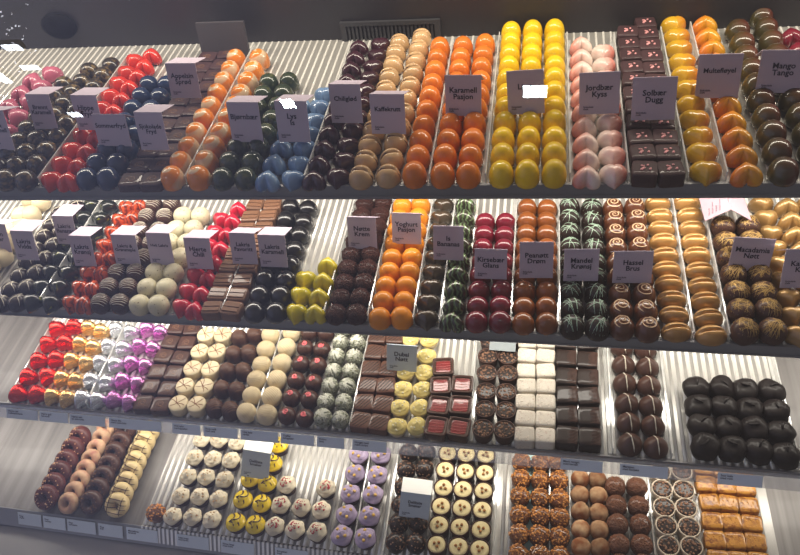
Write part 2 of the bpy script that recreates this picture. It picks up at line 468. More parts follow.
def k_cupfill(shell, fill, deco=None, dm=None, outline=o_round, name='chocolate_cup', n=34, fz=.93, rim=.87):
    def f():
        prof = [(a if b < .97 and a > .88 or a < .87 else (a if a > .95 else rim + (.03 if b > .95 else 0)), b) for a, b in P_CUP]
        o = plain(name, prof, shell, outline, seg=32)
        obj('filling', radial([(rim, .84), (rim - .01, fz-.01), (.6, fz), (0, fz + .01)], outline, seg=28), fill, o)
        if deco == 'crumbs':
            bm = bmesh.new(); rnd = random.Random(3)
            for k in range(n):
                a = rnd.uniform(0, 2*PI); q = .40*math.sqrt(rnd.random())
                blob(bm, (q*math.cos(a), q*math.sin(a), fz + .03), rnd.uniform(.03, .065), .8)
            obj('crumbs', bm, dm, o, False)
        elif deco == 'nuts':
            for k in range(3):
                a = k*2.1 + .4; bm = bmesh.new(); blob(bm, (.13*math.cos(a), .13*math.sin(a), fz + .07), .085)
                obj('nut', bm, dm, o)
        elif deco == 'drizzle':
            bm = bmesh.new()
            for k in range(5): tube(bm, [(-.36, -.3 + k*.15, fz + .02), (0, -.33 + k*.16, fz + .03), (.36, -.22 + k*.13, fz + .02)], .010, 4)
            obj('drizzle', bm, dm, o)
        return o
    return f
def k_frost(cup, frost, deco=None, dm=None, twist=5, name='frosted_cupcake'):
    def f():
        o = plain(name, [(0,0),(.74,0),(.76,.04),(.96,.50),(.98,.54),(0,.54)], cup, seg=30)
        def g(c):
            q = math.hypot(c.x, c.y)
            if q < 1e-5: return c
            a = math.atan2(c.y, c.x); k = 1 + .05*math.sin(twist*a + c.z*14)
            return Vector((c.x*k, c.y*k, c.z + .02*math.sin(twist*a + q*20)))
        prof = [(0,.50),(.90,.50),(.97,.56),(.96,.64),(.86,.72),(.80,.73),(.76,.80),(.62,.87),(.52,.88),(.47,.94),(.30,1.0),(.14,1.05),(0,1.09)]
        fr = obj('frosting', radial(prof, seg=40, fn=g), frost, o)
        zf = lambda q: .60 + .48*max(0, 1 - q/.46)**.7
        rnd = random.Random(5)
        if deco == 'nuts' or deco == 'sprinkles':
            bm = bmesh.new()
            for k in range(10 if deco == 'nuts' else 22):
                a = rnd.uniform(0, 2*PI); q = (.26 if deco == 'sprinkles' else .34)*math.sqrt(rnd.random())
                blob(bm, (q*math.cos(a), q*math.sin(a), zf(q) + .02), rnd.uniform(.035, .07))
            obj('sprinkles', bm, dm, fr, False)
        elif deco == 'squiggle':
            for s in (-1, 1):
                bm = bmesh.new(); tube(bm, [(s*.12 + .13*math.cos(t), .02*s + (t-4)*.07 + .08*math.sin(t), .05 + zf(math.hypot(s*.12 + .13*math.cos(t), (t-4)*.07))) for t in [x*.45 for x in range(19)]], .034, 4)
                obj('squiggle', bm, dm, fr)
        elif deco == 'pearls':
            for k in range(4):
                a = k*1.5 + .5; bm = bmesh.new(); blob(bm, (.24*math.cos(a), .24*math.sin(a), zf(.24) + .05), .09)
                obj('sugar_bead', bm, dm, fr)
        return o
    return f
def k_nutball(m, dm, n=60, br=(.04, .075), name='nut_truffle', prof=P_BALL):
    def f():
        o = plain(name, prof, m, rough=.05, rs=5)
        bm = bmesh.new(); rnd = random.Random(11)
        for k in range(n):
            a = rnd.uniform(0, 2*PI); q = .49*math.sqrt(rnd.random())
            zz = .5 + .5*math.sqrt(max(0, 1 - (q/.5)**2))
            blob(bm, (q*math.cos(a), q*math.sin(a), zz + rnd.uniform(-.01, .02)), rnd.uniform(*br), .8)
        obj('nut_bits', bm, dm, o, False); return o
    return f
def k_ring(m, dm=None, hole=.28, tilt=42, deco=None, name='iced_ring_biscuit'):
    def f():
        bm = bmesh.new(); R = .5*(1+hole)/2; rr = .5 - R; N, K = 28, 10; G = []
        for i in range(N):
            a = 2*PI*i/N
            G.append([bm.verts.new(((R + rr*math.cos(b))*math.cos(a), (R + rr*math.cos(b))*math.sin(a), .30*math.sin(b)*.8)) for b in [2*PI*j/K for j in range(K)]])
        for i in range(N):
            for j in range(K): bm.faces.new((G[i][j], G[(i+1) % N][j], G[(i+1) % N][(j+1) % K], G[i][(j+1) % K]))
        T = Matrix.Rotation(math.radians(tilt), 4, 'X')
        up = Matrix.Translation((0, 0, .42))
        bmesh.ops.transform(bm, matrix=up @ T, verts=bm.verts)
        o = obj(name, bm, m)
        if deco == 'stripes':
            bm = bmesh.new()
            for d in (-.27, -.09, .09, .27):
                for s in (0, 1):
                    h = math.sqrt(.47**2 - d*d); pts = []
                    for i in range(11):
                        u = -h + 2*h*i/10; q = math.hypot(u, d); k = (q - R)/rr
                        pts.append(((d, u) if s else (u, d)) + (.24*math.sqrt(max(0, 1 - min(1, k*k))) + .012,))
                    if abs(d) > .1 or s == 0: tube(bm, pts, .014, 4)
            bmesh.ops.transform(bm, matrix=up @ T, verts=bm.verts); obj('drizzle', bm, dm, o)
        elif deco == 'crumbs':
            bm = bmesh.new(); rnd = random.Random(2)
            for k in range(26):
                a = rnd.uniform(0, 2*PI); q = R + rr*rnd.uniform(-.6, .7); kk = (q-R)/rr
                blob(bm, (q*math.cos(a), q*math.sin(a), .24*math.sqrt(1-kk*kk)), rnd.uniform(.018, .035))
            bmesh.ops.transform(bm, matrix=up @ T, verts=bm.verts); obj('sprinkles', bm, dm, o, False)
        return o
    return f
def k_foil(m):
    def f(): return plain('foil_heart', P_HEART, m, o_heart, seg=36, rough=.035, rs=4)
    return f
def k_pointed(m, dm):
    def f():
        o = plain('pointed_chocolate', P_KISS, m, seg=28)
        bm = bmesh.new()
        tube(bm, [(0, y, dome_z(abs(y), P_KISS) + .012) for y in [-.46 + .092*i for i in range(11)]], .022, 4)
        obj('white_stripe', bm, dm, o); return o
    return f
def k_bigdome(m):
    def f():
        o = plain('large_dome_chocolate', P_BALL, m, rough=.10, rs=3, seg=30)
        bm = bmesh.new(); tube(bm, [(.30, -.1, .90), (.2, .0, 1.0), (.05, .04, 1.05), (-.12, .02, 1.02)], .05, 6)
        obj('chocolate_curl', bm, m, o); return o
    return f

# ---------------------------------------------------------------- varieties
ROWW = ['frontmost', 'second from front', 'third from front', 'fourth from front', 'fifth from front', 'sixth from front', 'seventh from front',
        'eighth from front', 'ninth from front', 'tenth from front', 'eleventh from front', 'twelfth from front']
SHN = {1: 'top shelf', 2: 'second shelf', 3: 'third shelf', 4: 'bottom shelf'}
COLW = {1: ['single'], 2: ['left', 'right'], 3: ['left', 'middle', 'right'], 4: ['leftmost', 'second', 'third', 'rightmost']}
TOPZ = {}
def maker_sq(o): return any(t in o.name for t in ('square', 'brick'))
def block(shelf, desc, cat, maker, cols, size, hgt, group, rot=None, jit=.06, rj=.12, lrat=None):
    """cols: (front x, front y, rear x, rear y, count) as read off the photograph, turned into straight rows on the shelf"""
    proto = maker(); used = False; zc = CAMZ - H[shelf]; z0 = SZ[shelf]
    for ci, (fx, fy, bx, by, n) in enumerate(cols):
        A = at(fx, fy, zc); B = at(bx, by, zc)
        xm = (A.x + B.x)/2; A.x += (xm-A.x)*.6; B.x += (xm-B.x)*.6
        pitch = (B.y - A.y)/max(1, n-1) if n > 1 else size
        for i in range(n):
            o = copy_tree(proto) if used else proto; used = True
            t = i/max(1, n-1)
            x = A.x + (B.x-A.x)*t + random.uniform(-1, 1)*size*jit*.3
            y = A.y + (B.y-A.y)*t + random.uniform(-1, 1)*size*jit*.3
            l = size*lrat if lrat else min(size*1.04, pitch*.97)
            k = 1 + random.uniform(-.02, .02)
            if maker_sq(proto): l *= .95; k *= .965
            o.scale = (size*k, l*k, hgt*(1 + random.uniform(-.04, .04)))
            o.location = (x, y, z0 + (.0004))
            rz = 0
            if rot == 'spin': rz = random.uniform(0, 6.28)
            elif rot == 'alt': rz = (PI if ci % 2 == 0 else 0)
            elif rot == 'alt2': rz = (0 if ci % 2 == 0 else PI)
            elif isinstance(rot, (float, int)): rz = rot
            if rot == 'spin': o.scale.y = o.scale.x
            o.rotation_euler = (0, 0, rz + random.uniform(-1, 1)*rj)
            cw = COLW[len(cols)][ci]
            place = f'{ROWW[i]} in the {cw} column' if len(cols) > 1 else f'{ROWW[i]} in its column'
            if n == 1 and len(cols) == 1: place = 'alone'
            tag(o, f'{desc}, {place}, {SHN[shelf]}', cat, group)
    TOPZ[(shelf, desc)] = z0 + hgt

# materials for varieties
m_blue = mat('blue_shell', (.018, .045, .12), .22, .5)
m_bronze = mat('bronze_speckled', (.035, .026, .018), .28, .4, pat='speckle', c2=(.25, .17, .07), sc=4, thr=.58, soft=.08)
m_orange = mat('orange_shell', (.84, .25, .03), .30, .35)
m_oswirl = mat('orange_white_swirl', (.88, .30, .03), .28, .4, pat='swirl', c2=(.85, .62, .40), sc=13, thr=.70, soft=.12)
m_red = mat('red_shell', (.72, .045, .02), .22, .5)
m_yel = mat('yellow_shell', (.95, .64, .010), .32, .35)
m_yheart = mat('yellow_heart_shell', (.78, .46, .02), .24, .5, pat='half', c2=(.72, .18, .015), thr=.72, soft=.3)
m_oheart = mat('amber_heart_shell', (.82, .40, .02), .24, .5, pat='half', c2=(.80, .17, .02), thr=.62, soft=.3)
m_pheart = mat('pink_white_shell', (.80, .66, .58), .26, .4, pat='half', c2=(.72, .20, .15), thr=.55, soft=.3)
m_green = mat('dark_green_shell', (.035, .060, .028), .25, .5, pat='speckle', c2=(.12, .13, .05), sc=3, thr=.6, soft=.1)
m_lblue = mat('light_blue_shell', (.28, .42, .62), .26, .4, pat='half', c2=(.10, .20, .42), thr=.6, soft=.4)
m_purp = mat('dark_purple_shell', (.060, .014, .028), .2, .6)
m_mango = mat('green_red_shell', (.085, .075, .022), .24, .5, pat='half', c2=(.16, .022, .018), thr=.55, soft=.3)
m_maroon = mat('maroon_shell', (.22, .012, .035), .22, .5)
m_pinkp = mat('pink_purple_shell', (.42, .10, .16), .26, .4)
m_beige = mat('beige_line_shell', (.70, .46, .24), .32, .35, pat='line', c2=(.10, .035, .02), thr=.82, soft=.05)
m_mauve = mat('mauve_dark_chocolate', (.085, .045, .05), .42, .12)
m_pinkbit = mat('pink_bits', (.72, .32, .32), .5, 0)
m_crmball = mat('cream_speckled', (.72, .66, .46), .42, .15, pat='speckle', c2=(.12, .08, .04), sc=11, thr=.68, soft=.03)
m_orred = mat('orange_red_marble', (.70, .11, .02), .2, .5, pat='marble', c2=(.22, .03, .015), sc=1.3, thr=.66, soft=.30)
m_grblk = mat('green_black_shell', (.012, .016, .010), .2, .5, pat='speckle', c2=(.30, .30, .04), sc=3.2, thr=.68, soft=.05)
m_rasp = mat('raspberry_shell', (.55, .012, .045), .24, .45)
m_black = mat('liquorice_black', (.010, .009, .010), .2, .6)
m_yg = mat('yellow_green_shell', (.74, .60, .015), .22, .5, pat='half', c2=(.30, .32, .02), thr=.8, soft=.3)
m_rough = mat('rough_brown', (.13, .042, .030), .55, .05, bump=.9, bsc=14)
m_oran2 = mat('amber_orange_shell', (.82, .31, .02), .38, .2)
m_brhrt = mat('bronze_heart', (.10, .070, .045), .2, .6, .35)
m_grmar = mat('green_bronze_marble', (.06, .055, .035), .22, .5, .3, pat='marble', c2=(.22, .32, .16), sc=1.5, thr=.72, soft=.15)
m_brdom = mat('brown_orange_dome', (.30, .095, .018), .25, .45)
m_gold = mat('gold_brown', (.58, .33, .11), .26, .4, .45)
m_gheart = mat('gold_heart', (.52, .32, .12), .26, .4, .45)
m_mint = mat('mint_drizzle', (.50, .66, .52), .4, 0)
m_white = mat('white_drizzle', (.80, .74, .62), .4, 0)
m_cream2 = mat('cream_swirl_stripe', (.72, .52, .34), .4, 0)
m_goldline = mat('gold_dust', (.62, .42, .16), .35, 0, .5)
m_brline = mat('brown_drizzle', (.28, .10, .04), .4, 0)

SP, DM, TR, HE, SQ = 'swirl chocolate', 'dome chocolate', 'truffle', 'heart chocolate', 'square chocolate'
# ---- top shelf
block(1, 'dusky pink heart chocolate', HE, k_heart(m_pinkp), [(-13, 135, 33, 80, 5), (6, 132, 48, 74, 5)], 0.0315, .018, 'dusky pink hearts', 'alt')
block(1, 'speckled bronze dome chocolate', DM, k_dome(m_bronze), [(-11, 181, 64, 86, 9), (7, 180, 90, 72, 10), (26, 180, 112, 66, 10)], .0285, 0.0213, 'speckled bronze domes')
block(1, 'glossy red heart chocolate', HE, k_heart(m_red), [(51, 181, 133, 62, 10), (71, 181, 151, 56, 11)], 0.0294, .019, 'glossy red hearts', 'alt2')
block(1, 'dark blue dome chocolate', DM, k_dome(m_blue), [(87, 179, 150, 86, 8), (108, 179, 168, 86, 8)], .0275, 0.0224, 'dark blue domes')
block(1, 'flat dark chocolate square', SQ, k_square(M_MAUVE := m_mauve, 'stamp', M_MILK), [(129, 180, 210, 57, 11), (150, 180, 230, 54, 11)], .0290, .011, 'dark stamped squares')
block(1, 'orange and white swirled dome', SP, k_dome(m_oswirl), [(173, 179, 237, 60.7, 10), (198, 178.5, 260.7, 60.7, 10)], .0285, 0.0246, 'orange swirled domes', 'spin')
block(1, 'dark green dome chocolate', DM, k_dome(m_green), [(221, 178.5, 271, 84, 8), (243.5, 178.5, 291, 83, 8)], .0275, 0.0224, 'dark green domes')
block(1, 'light blue heart chocolate', HE, k_heart(m_lblue), [(267, 180, 302, 104, 6), (291, 180, 325, 96, 7)], 0.0305, .019, 'light blue hearts', 'alt')
block(1, 'dark purple heart chocolate', HE, k_heart(m_purp), [(314, 179, 359, 47, 11), (336, 177, 381, 45, 11)], 0.0294, .018, 'dark purple hearts', 'alt')
block(1, 'beige chocolate with brown centre line', 'chocolate', k_bean(m_beige, 'lined_chocolate'), [(360, 177, 400, 42.5, 11), (387, 176, 422.5, 38, 11)], .0290, .021, 'beige lined chocolates', rj=.2)
block(1, 'glossy orange dome chocolate', DM, k_dome(m_orange), [(414.6, 175.5, 440, 50, 10), (443, 176, 463, 48.6, 10), (468.6, 175.5, 485, 46, 10)], .0282, 0.0258, 'orange domes')
block(1, 'glossy yellow dome chocolate', DM, k_dome(m_yel), [(501.4, 175.5, 511, 34, 11), (527.7, 175.5, 532.4, 33.5, 11), (554.4, 175.5, 554.4, 32.4, 11)], .0280, 0.0269, 'yellow domes')
block(1, 'pink and white heart chocolate', HE, k_heart(m_pheart), [(588, 176.6, 580, 46, 10), (614, 175.5, 603, 54, 9)], 0.0305, .020, 'pink and white hearts', 'alt')
block(1, 'dark square with pink flakes', SQ, k_square(m_mauve, 'sprinkle', m_pinkbit), [(643, 174, 628, 36, 11), (670, 174, 645, 27, 12)], .0280, .017, 'dark squares with pink flakes')
block(1, 'yellow heart chocolate', HE, k_heart(m_yheart), [(707, 173, 674, 26, 11)], 0.0347, .021, 'yellow hearts', 0)
block(1, 'amber heart chocolate', HE, k_heart(m_oheart), [(748, 174, 703, 26, 11)], 0.0347, .021, 'amber hearts', PI)
block(1, 'dark green and red dome', DM, k_dome(m_mango), [(784, 172, 737, 32, 10), (822, 172, 760, 18, 11)], .0310, 0.0246, 'green and red domes')
block(1, 'maroon heart beside green red domes', HE, k_heart(m_maroon), [(838, 140, 790, 36, 7)], 0.0315, .018, 'maroon hearts', PI)
# ---- second shelf
block(2, 'cream ball truffle', TR, k_ball(M_CREAM), [(-16, 285, 29, 203, 6), (3, 259, 42, 204, 5)], .0300, .026, 'cream ball truffles')
block(2, 'dark oval chocolate with pale streak', 'chocolate', k_strings(M_DARK, m_white, 3, .02, name='streaked_chocolate'), [(3, 303, 57, 213, 8), (19, 302, 75, 207, 8)], .0268, .018, 'dark streaked ovals')
block(2, 'black green heart with yellow flecks', HE, k_heart(m_grblk), [(33, 303, 90, 206, 8), (51, 304, 107, 207, 8)], 0.0289, .020, 'black green hearts')
block(2, 'orange red marbled heart', HE, k_heart(m_orred), [(70, 304.5, 127, 209, 8), (85, 305, 141, 206, 8)], 0.0278, .021, 'orange red marbled hearts', 'alt2')
block(2, 'brown ball truffle with white stripes', TR, k_strings(M_BROWN, m_white, 7, .016, P_BALL, True, 'striped_truffle'), [(102, 305.5, 155, 207, 8), (121, 305.5, 173, 207, 8)], .0270, .024, 'white striped truffles', rj=.5)
block(2, 'pale speckled ball truffle', TR, k_ball(m_crmball), [(141, 307, 184, 218, 7), (160, 307, 201, 218, 7)], .0285, .025, 'pale speckled truffles')
block(2, 'raspberry red heart chocolate', HE, k_heart(m_rasp), [(180, 308, 221, 220, 7), (196, 310, 239, 209, 8)], 0.0278, .020, 'raspberry hearts', 'alt2')
block(2, 'milk chocolate brick', 'chocolate', k_square(M_MILK, 'bars', None, 'brick_chocolate'), [(212, 310, 257, 207, 9), (232, 311, 274, 206.5, 9)], .0270, .015, 'milk chocolate bricks')
block(2, 'shiny black dome chocolate', DM, k_dome(m_black), [(255, 312, 290, 207, 8), (277, 312, 307, 209, 8)], .0285, .021, 'shiny black domes')
block(2, 'yellow green heart chocolate', HE, k_heart(m_yg), [(296, 314, 305, 281, 3), (316, 314, 328, 267, 4)], 0.0299, .023, 'yellow green hearts', 'alt2')
block(2, 'rough reddish brown truffle', TR, k_ball(m_rough, .07, 6, 28), [(337, 315.6, 365, 206, 9), (357, 315.6, 383.6, 204.5, 9)], .0275, .023, 'rough brown truffles', 'spin')
block(2, 'orange dome chocolate', DM, k_dome(m_oran2), [(381, 318.5, 402, 207, 9), (403, 318.5, 420, 206, 9)], .0290, .024, 'amber orange domes')
block(2, 'dark bronze heart chocolate', HE, k_heart(m_brhrt), [(427, 320, 443, 206, 9)], 0.0315, .021, 'dark bronze hearts', 0)
block(2, 'green marbled bronze heart', HE, k_heart(m_grmar), [(453, 322, 465, 205, 9)], 0.0315, .021, 'green marbled hearts', PI)
block(2, 'maroon dome chocolate', DM, k_dome(m_maroon), [(477, 322, 485, 223, 8), (500.7, 322, 505, 223, 8)], .0285, .023, 'maroon domes')
block(2, 'brown orange dome chocolate', DM, k_dome(m_brdom), [(523.7, 324, 526.8, 209, 9), (546.7, 324, 546.7, 209, 9)], .0285, .023, 'brown orange domes')
block(2, 'black dome with mint drizzle', DM, k_strings(M_DARK, m_mint, 8, .012), [(573, 327, 568.7, 207.5, 9), (598, 328.5, 591.7, 209, 9)], .0292, .024, 'mint drizzled domes', 'spin')
block(2, 'brown dome with cream spiral', SP, k_swirl(mat('brown_spiral_shell', (.16, .055, .022), .24, .4), m_cream2, .026), [(622, 328.5, 613, 209, 9), (647, 330, 634.6, 207.6, 9)], .0292, .024, 'cream spiral domes', 'spin')
block(2, 'gold brown coffee bean chocolate', 'bean chocolate', k_bean(m_gold), [(677, 331, 657, 203, 10), (712, 334, 687, 202, 10)], .0360, .019, 'gold coffee beans', rj=.08)
block(2, 'brown truffle with gold strands', TR, k_strings(M_BROWN, m_goldline, 22, .009, P_BALL, False, 'strand_truffle', .04), [(742.6, 334, 723, 230, 7), (771, 334, 747, 230, 7)], .0320, .027, 'gold strand truffles', 'spin')
block(2, 'golden heart chocolate', HE, k_heart(m_gheart), [(799, 336, 762, 206, 9), (829, 336, 784, 207.5, 9), (859, 336, 806, 207, 9)], 0.0331, .022, 'golden hearts', 'alt2')
# ---- third shelf
def foil(n, c): return mat(n, c, .22, .3, .85, bump=.15, bsc=4, var=.08)
block(3, 'red foil heart', 'foil heart', k_foil(foil('red_foil', (.80, .03, .02))), [(17.7, 394.6, 56, 329, 5), (38, 395, 73, 327, 5)], .0300, .023, 'red foil hearts', -.4, rj=.3)
block(3, 'gold foil heart', 'foil heart', k_foil(foil('gold_foil', (.86, .55, .22))), [(52, 397, 88, 328, 5), (68, 399, 100, 331.5, 5)], .0285, .023, 'gold foil hearts', -.4, rj=.3)
block(3, 'silver foil heart', 'foil heart', k_foil(foil('silver_foil', (.78, .80, .84))), [(82, 399, 115, 330, 5), (98, 401, 130, 333, 5)], .0285, .023, 'silver foil hearts', -.4, rj=.3)
block(3, 'lilac foil heart', 'foil heart', k_foil(foil('lilac_foil', (.72, .30, .66))), [(114, 400, 146, 330, 5), (129, 403, 160, 333, 5)], .0280, .023, 'lilac foil hearts', -.4, rj=.3)
block(3, 'dark plain chocolate square', SQ, k_square(M_BROWN, 'stamp', M_MILK), [(144, 404, 177, 329, 6), (162, 406, 192.5, 330, 6)], .0275, .014, 'dark plain squares')
block(3, 'cream disc with brown cross', 'disc chocolate', k_cross(M_CREAM, m_brline), [(179.5, 406, 206, 336.5, 5), (198.5, 407, 223, 337, 5)], .0285, .016, 'cream crossed discs', rj=.3)
block(3, 'brown ridged oval chocolate', 'chocolate', k_strings(M_BROWN, M_MILK, 7, .02, P_DOME, True, 'ridged_chocolate'), [(216, 408, 239, 338, 5), (232, 411, 254, 336, 5)], .0275, .022, 'brown ridged ovals', .8)
block(3, 'cream ball with fine swirl lines', TR, k_strings(M_CREAM, mat('cream_drizzle', (.70, .56, .34), .4, 0), 8, .014, P_BALL, True, 'cream_truffle'), [(247.5, 414, 271, 337, 6), (267.5, 416, 292, 334, 6)], .0295, .025, 'cream swirl balls', rj=.6)
block(3, 'brown truffle with pink swirl', TR, k_swirl(M_BROWN, mat('pink_swirl', (.62, .10, .11), .35, .2), .05, 'pink_swirl_truffle', 1.5, P_BALL, .16), [(288, 416.8, 309, 334, 6), (306.5, 419, 325, 335, 6)], .0270, .022, 'pink swirl truffles', 'spin')
block(3, 'curly green white truffle', TR, k_strings(mat('white_green_truffle', (.62, .64, .50), .6, 0, pat='speckle', c2=(.30, .32, .20), sc=7, thr=.6, soft=.05, bump=.8, bsc=8), mat('white_curl', (.78, .78, .68), .5, 0), 16, .022, P_BALL, False, 'curly_truffle', .07), [(324, 419.5, 343, 331, 7), (341.5, 421, 360, 331, 7)], .0262, .024, 'curly white truffles', 'spin')
block(3, 'milk square with dark stripes', SQ, k_square(mat('striped_square_brown', (.15, .070, .045), .42, .15), 'stripes', M_DARK), [(361, 422, 377.6, 338, 6), (380, 424, 395, 338, 6)], .0285, .015, 'striped milk squares')
block(3, 'round pale yellow topped chocolate', 'disc chocolate', k_frost(M_CREAM, mat('yellow_cream', (.80, .66, .26), .5, .1), 'nuts', mat('pale_flakes', (.82, .76, .52), .6, 0), 3, 'yellow_cream_cup'), [(398, 427.6, 410, 340, 6), (417.5, 427.6, 429, 341, 6)], .0290, .020, 'yellow topped rounds', 'spin')
block(3, 'square dark cup with red glaze', SQ, k_cupfill(M_BROWN, mat('red_glaze', (.26, .010, .014), .22, .4), 'drizzle', mat('pink_thread', (.62, .20, .18), .4, 0), o_square, 'glazed_square_cup', fz=.90, rim=.80), [(437.5, 430, 443, 371, 4), (460, 431, 462, 389, 3)], .0315, .021, 'red glazed squares')
m_crumb = mat('brown_crumbs', (.30, .17, .11), .6, 0)
block(3, 'round dark cup with nut crumbs', 'chocolate cup', k_cupfill(M_BROWN, M_DARK, 'crumbs', m_crumb), [(484, 432.5, 489, 344, 6), (505, 434, 508.5, 344, 6)], .0290, .020, 'round crumb cups', 'spin')
block(3, 'white speckled chocolate square', SQ, k_square(mat('white_speckled', (.74, .68, .58), .5, .05, pat='speckle', c2=(.50, .30, .24), sc=13, thr=.66, soft=.03), 'crumbs', mat('white_crumbs', (.80, .72, .62), .6, 0)), [(525, 438, 527, 345, 7), (545.3, 439, 545.5, 345, 7)], .0278, .019, 'white speckled squares')
block(3, 'dark rectangle with comb ridges', SQ, k_square(M_DARK, 'ridges', mat('ridge_brown', (.13, .06, .04), .45, .1)), [(567, 438.5, 566, 344, 6), (589, 440, 587, 345, 6)], .0305, .018, 'ridged dark squares')
block(3, 'brown pointed dome with white stripe', DM, k_pointed(mat('pointed_brown', (.10, .048, .034), .36, .2), m_white), [(631, 444, 621, 347, 6), (656, 446.5, 645, 349, 6)], .0325, .024, 'white striped pointed domes', .25)
block(3, 'large near black dome', DM, k_bigdome(mat('matt_dark_chocolate', (.016, .009, .008), .45, .05)), [(704, 449, 696, 391, 4), (731, 451.6, 720, 391, 4), (757.5, 454, 744, 393, 4), (785, 458, 769, 394, 4)], .0360, .028, 'large dark domes', 'spin')
# ---- bottom shelf
m_bisc = mat('pale_biscuit', (.66, .44, .28), .5, .05, pat='speckle', c2=(.50, .22, .16), sc=3, thr=.6, soft=.15)
block(4, 'reddish brown ring with sprinkles', 'ring biscuit', k_ring(mat('reddish_brown_ring', (.12, .030, .022), .45, .1), mat('tan_sprinkle', (.50, .26, .12), .5, 0), .20, 42, 'crumbs'), [(45, 499, 84, 440, 6)], .044, .036, 'reddish brown rings', -.3, lrat=1)
block(4, 'pale beige ring biscuit', 'ring biscuit', k_ring(m_bisc, None, .22, 40), [(68, 504, 109, 430, 8)], .036, .030, 'pale beige rings', -.3, lrat=1)
block(4, 'dark chocolate ring biscuit', 'ring biscuit', k_ring(M_BROWN, M_MILK, .22, 40, 'crumbs'), [(92, 504, 128, 432, 7)], .041, .034, 'dark chocolate rings', -.3, lrat=1)
block(4, 'cream ring with dark stripes', 'ring biscuit', k_ring(mat('cream_icing', (.74, .58, .30), .4, .2), M_BROWN, .18, 38, 'stripes'), [(118, 507, 149.5, 434, 8)], .041, .034, 'striped cream rings', -.25, lrat=1)
m_nutm = mat('caramel_nut', (.24, .085, .022), .35, .3, bump=.5, bsc=10)
m_nutl = mat('toasted_nut', (.60, .27, .07), .4, .2)
block(4, 'caramel orange nut cluster cup', 'nut truffle', k_nutball(m_nutm, mat('orange_nut', (.75, .30, .04), .4, .2)), [(157.3, 514.5, 157.3, 514.5, 1)], .030, .026, 'orange cluster')
m_cupb = mat('brown_cup', (.075, .030, .020), .5, .05)
m_fr = mat('ivory_frosting', (.78, .70, .54), .5, .05)
block(4, 'ivory frosted cup with nut crumbs', 'cupcake', k_frost(m_cupb, m_fr, 'nuts', mat('tan_crumb', (.60, .42, .24), .6, 0)), [(173.5, 518, 203.7, 442, 5), (193, 519, 221, 442.7, 5), (212.5, 521, 238.5, 445, 5)], .0300, .026, 'ivory frosted cups', 'spin')
m_fy = mat('yellow_frosting', (.84, .62, .015), .3, .3)
block(4, 'yellow frosted cup, brown squiggles', 'cupcake', k_frost(m_cupb, m_fy, 'squiggle', M_BROWN, 2, 'yellow_cupcake'), [(235.5, 524, 259, 461, 4), (256, 527, 280, 447.5, 5)], .0310, .026, 'yellow squiggle cups', rj=.3)
block(4, 'cream frosted cup, red sprinkles', 'cupcake', k_frost(m_cupb, m_fr, 'sprinkles', mat('red_sprinkle', (.35, .02, .03), .5, 0), 5), [(275, 528.5, 288, 487, 3), (296, 531.5, 302.5, 510, 2), (318, 534, 326.5, 491, 3)], .0310, .027, 'red sprinkled cups', 'spin')
block(4, 'lilac frosted cup, yellow beads', 'cupcake', k_frost(m_cupb, mat('lilac_frosting', (.44, .36, .50), .5, .1), 'pearls', mat('yellow_bead', (.75, .48, .12), .4, .2), 4, 'lilac_cupcake'), [(342, 538, 360, 457.7, 5), (365, 540, 382, 457.7, 5)], .0330, .027, 'lilac frosted cups', 'spin')
block(4, 'dark truffle coated in nibs', TR, k_nutball(M_DARK, m_crumb, 40, (.04, .065), 'nib_truffle'), [(397, 545, 408.5, 455, 6), (417, 545, 426, 454, 6)], .0290, .028, 'nib coated truffles', 'spin')
block(4, 'cream custard cup with three nuts', 'chocolate cup', k_cupfill(m_cupb, mat('custard', (.80, .68, .38), .4, .15), 'nuts', mat('hazelnut_bit', (.42, .20, .06), .5, .1), name='custard_cup', fz=.97), [(437.5, 549, 448, 457.7, 6), (458.7, 551, 467, 459, 6), (480, 554, 486, 460, 6)], .0305, .024, 'custard nut cups', 'spin')
block(4, 'golden brown nut crusted ball', 'nut truffle', k_nutball(m_nutm, m_nutl, 70), [(518, 556, 522, 464, 6), (539.5, 557, 540, 465, 6), (561, 559, 557, 465, 6)], .0300, .026, 'nut crusted balls', 'spin')
m_coc = mat('cocoa_dusted', (.26, .10, .040), .8, 0, pat='speckle', c2=(.56, .40, .24), sc=2, thr=.55, soft=.2, var=.35)
block(4, 'cocoa dusted round truffle', TR, k_ball(m_coc, .04, 4), [(581, 567, 580, 480, 6), (601, 568, 597, 481, 6)], .0285, .025, 'cocoa dusted truffles', 'spin')
block(4, 'brown truffle with nut specks', TR, k_nutball(mat('nut_brown', (.19, .082, .045), .5, .1, bump=.5, bsc=12), m_nutm, 26, (.025, .05)), [(620, 567, 614.5, 489, 5), (644, 568, 636, 489, 5)], .0310, .027, 'nut speckled truffles', 'spin')
block(4, 'dark cup with white rim', 'chocolate cup', k_cupfill(mat('white_rim_shell', (.66, .56, .44), .4, .1), M_DARK, 'crumbs', m_crumb, name='white_rim_cup', fz=.97), [(669, 570, 659.4, 476, 6), (693, 572, 680, 476, 6)], .0310, .024, 'white rimmed cups', 'spin')
block(4, 'golden caramel square', SQ, k_square(mat('caramel_square', (.56, .27, .045), .35, .2, pat='speckle', c2=(.26, .09, .015), sc=4, thr=.56, soft=.1), 'crumbs', mat('almond_flakes', (.55, .27, .06), .5, .1), 'caramel_square'), [(718, 562, 702, 470, 6), (738, 563, 721, 472, 6), (758, 564, 741, 474, 6)], .0290, .020, 'golden caramel squares')

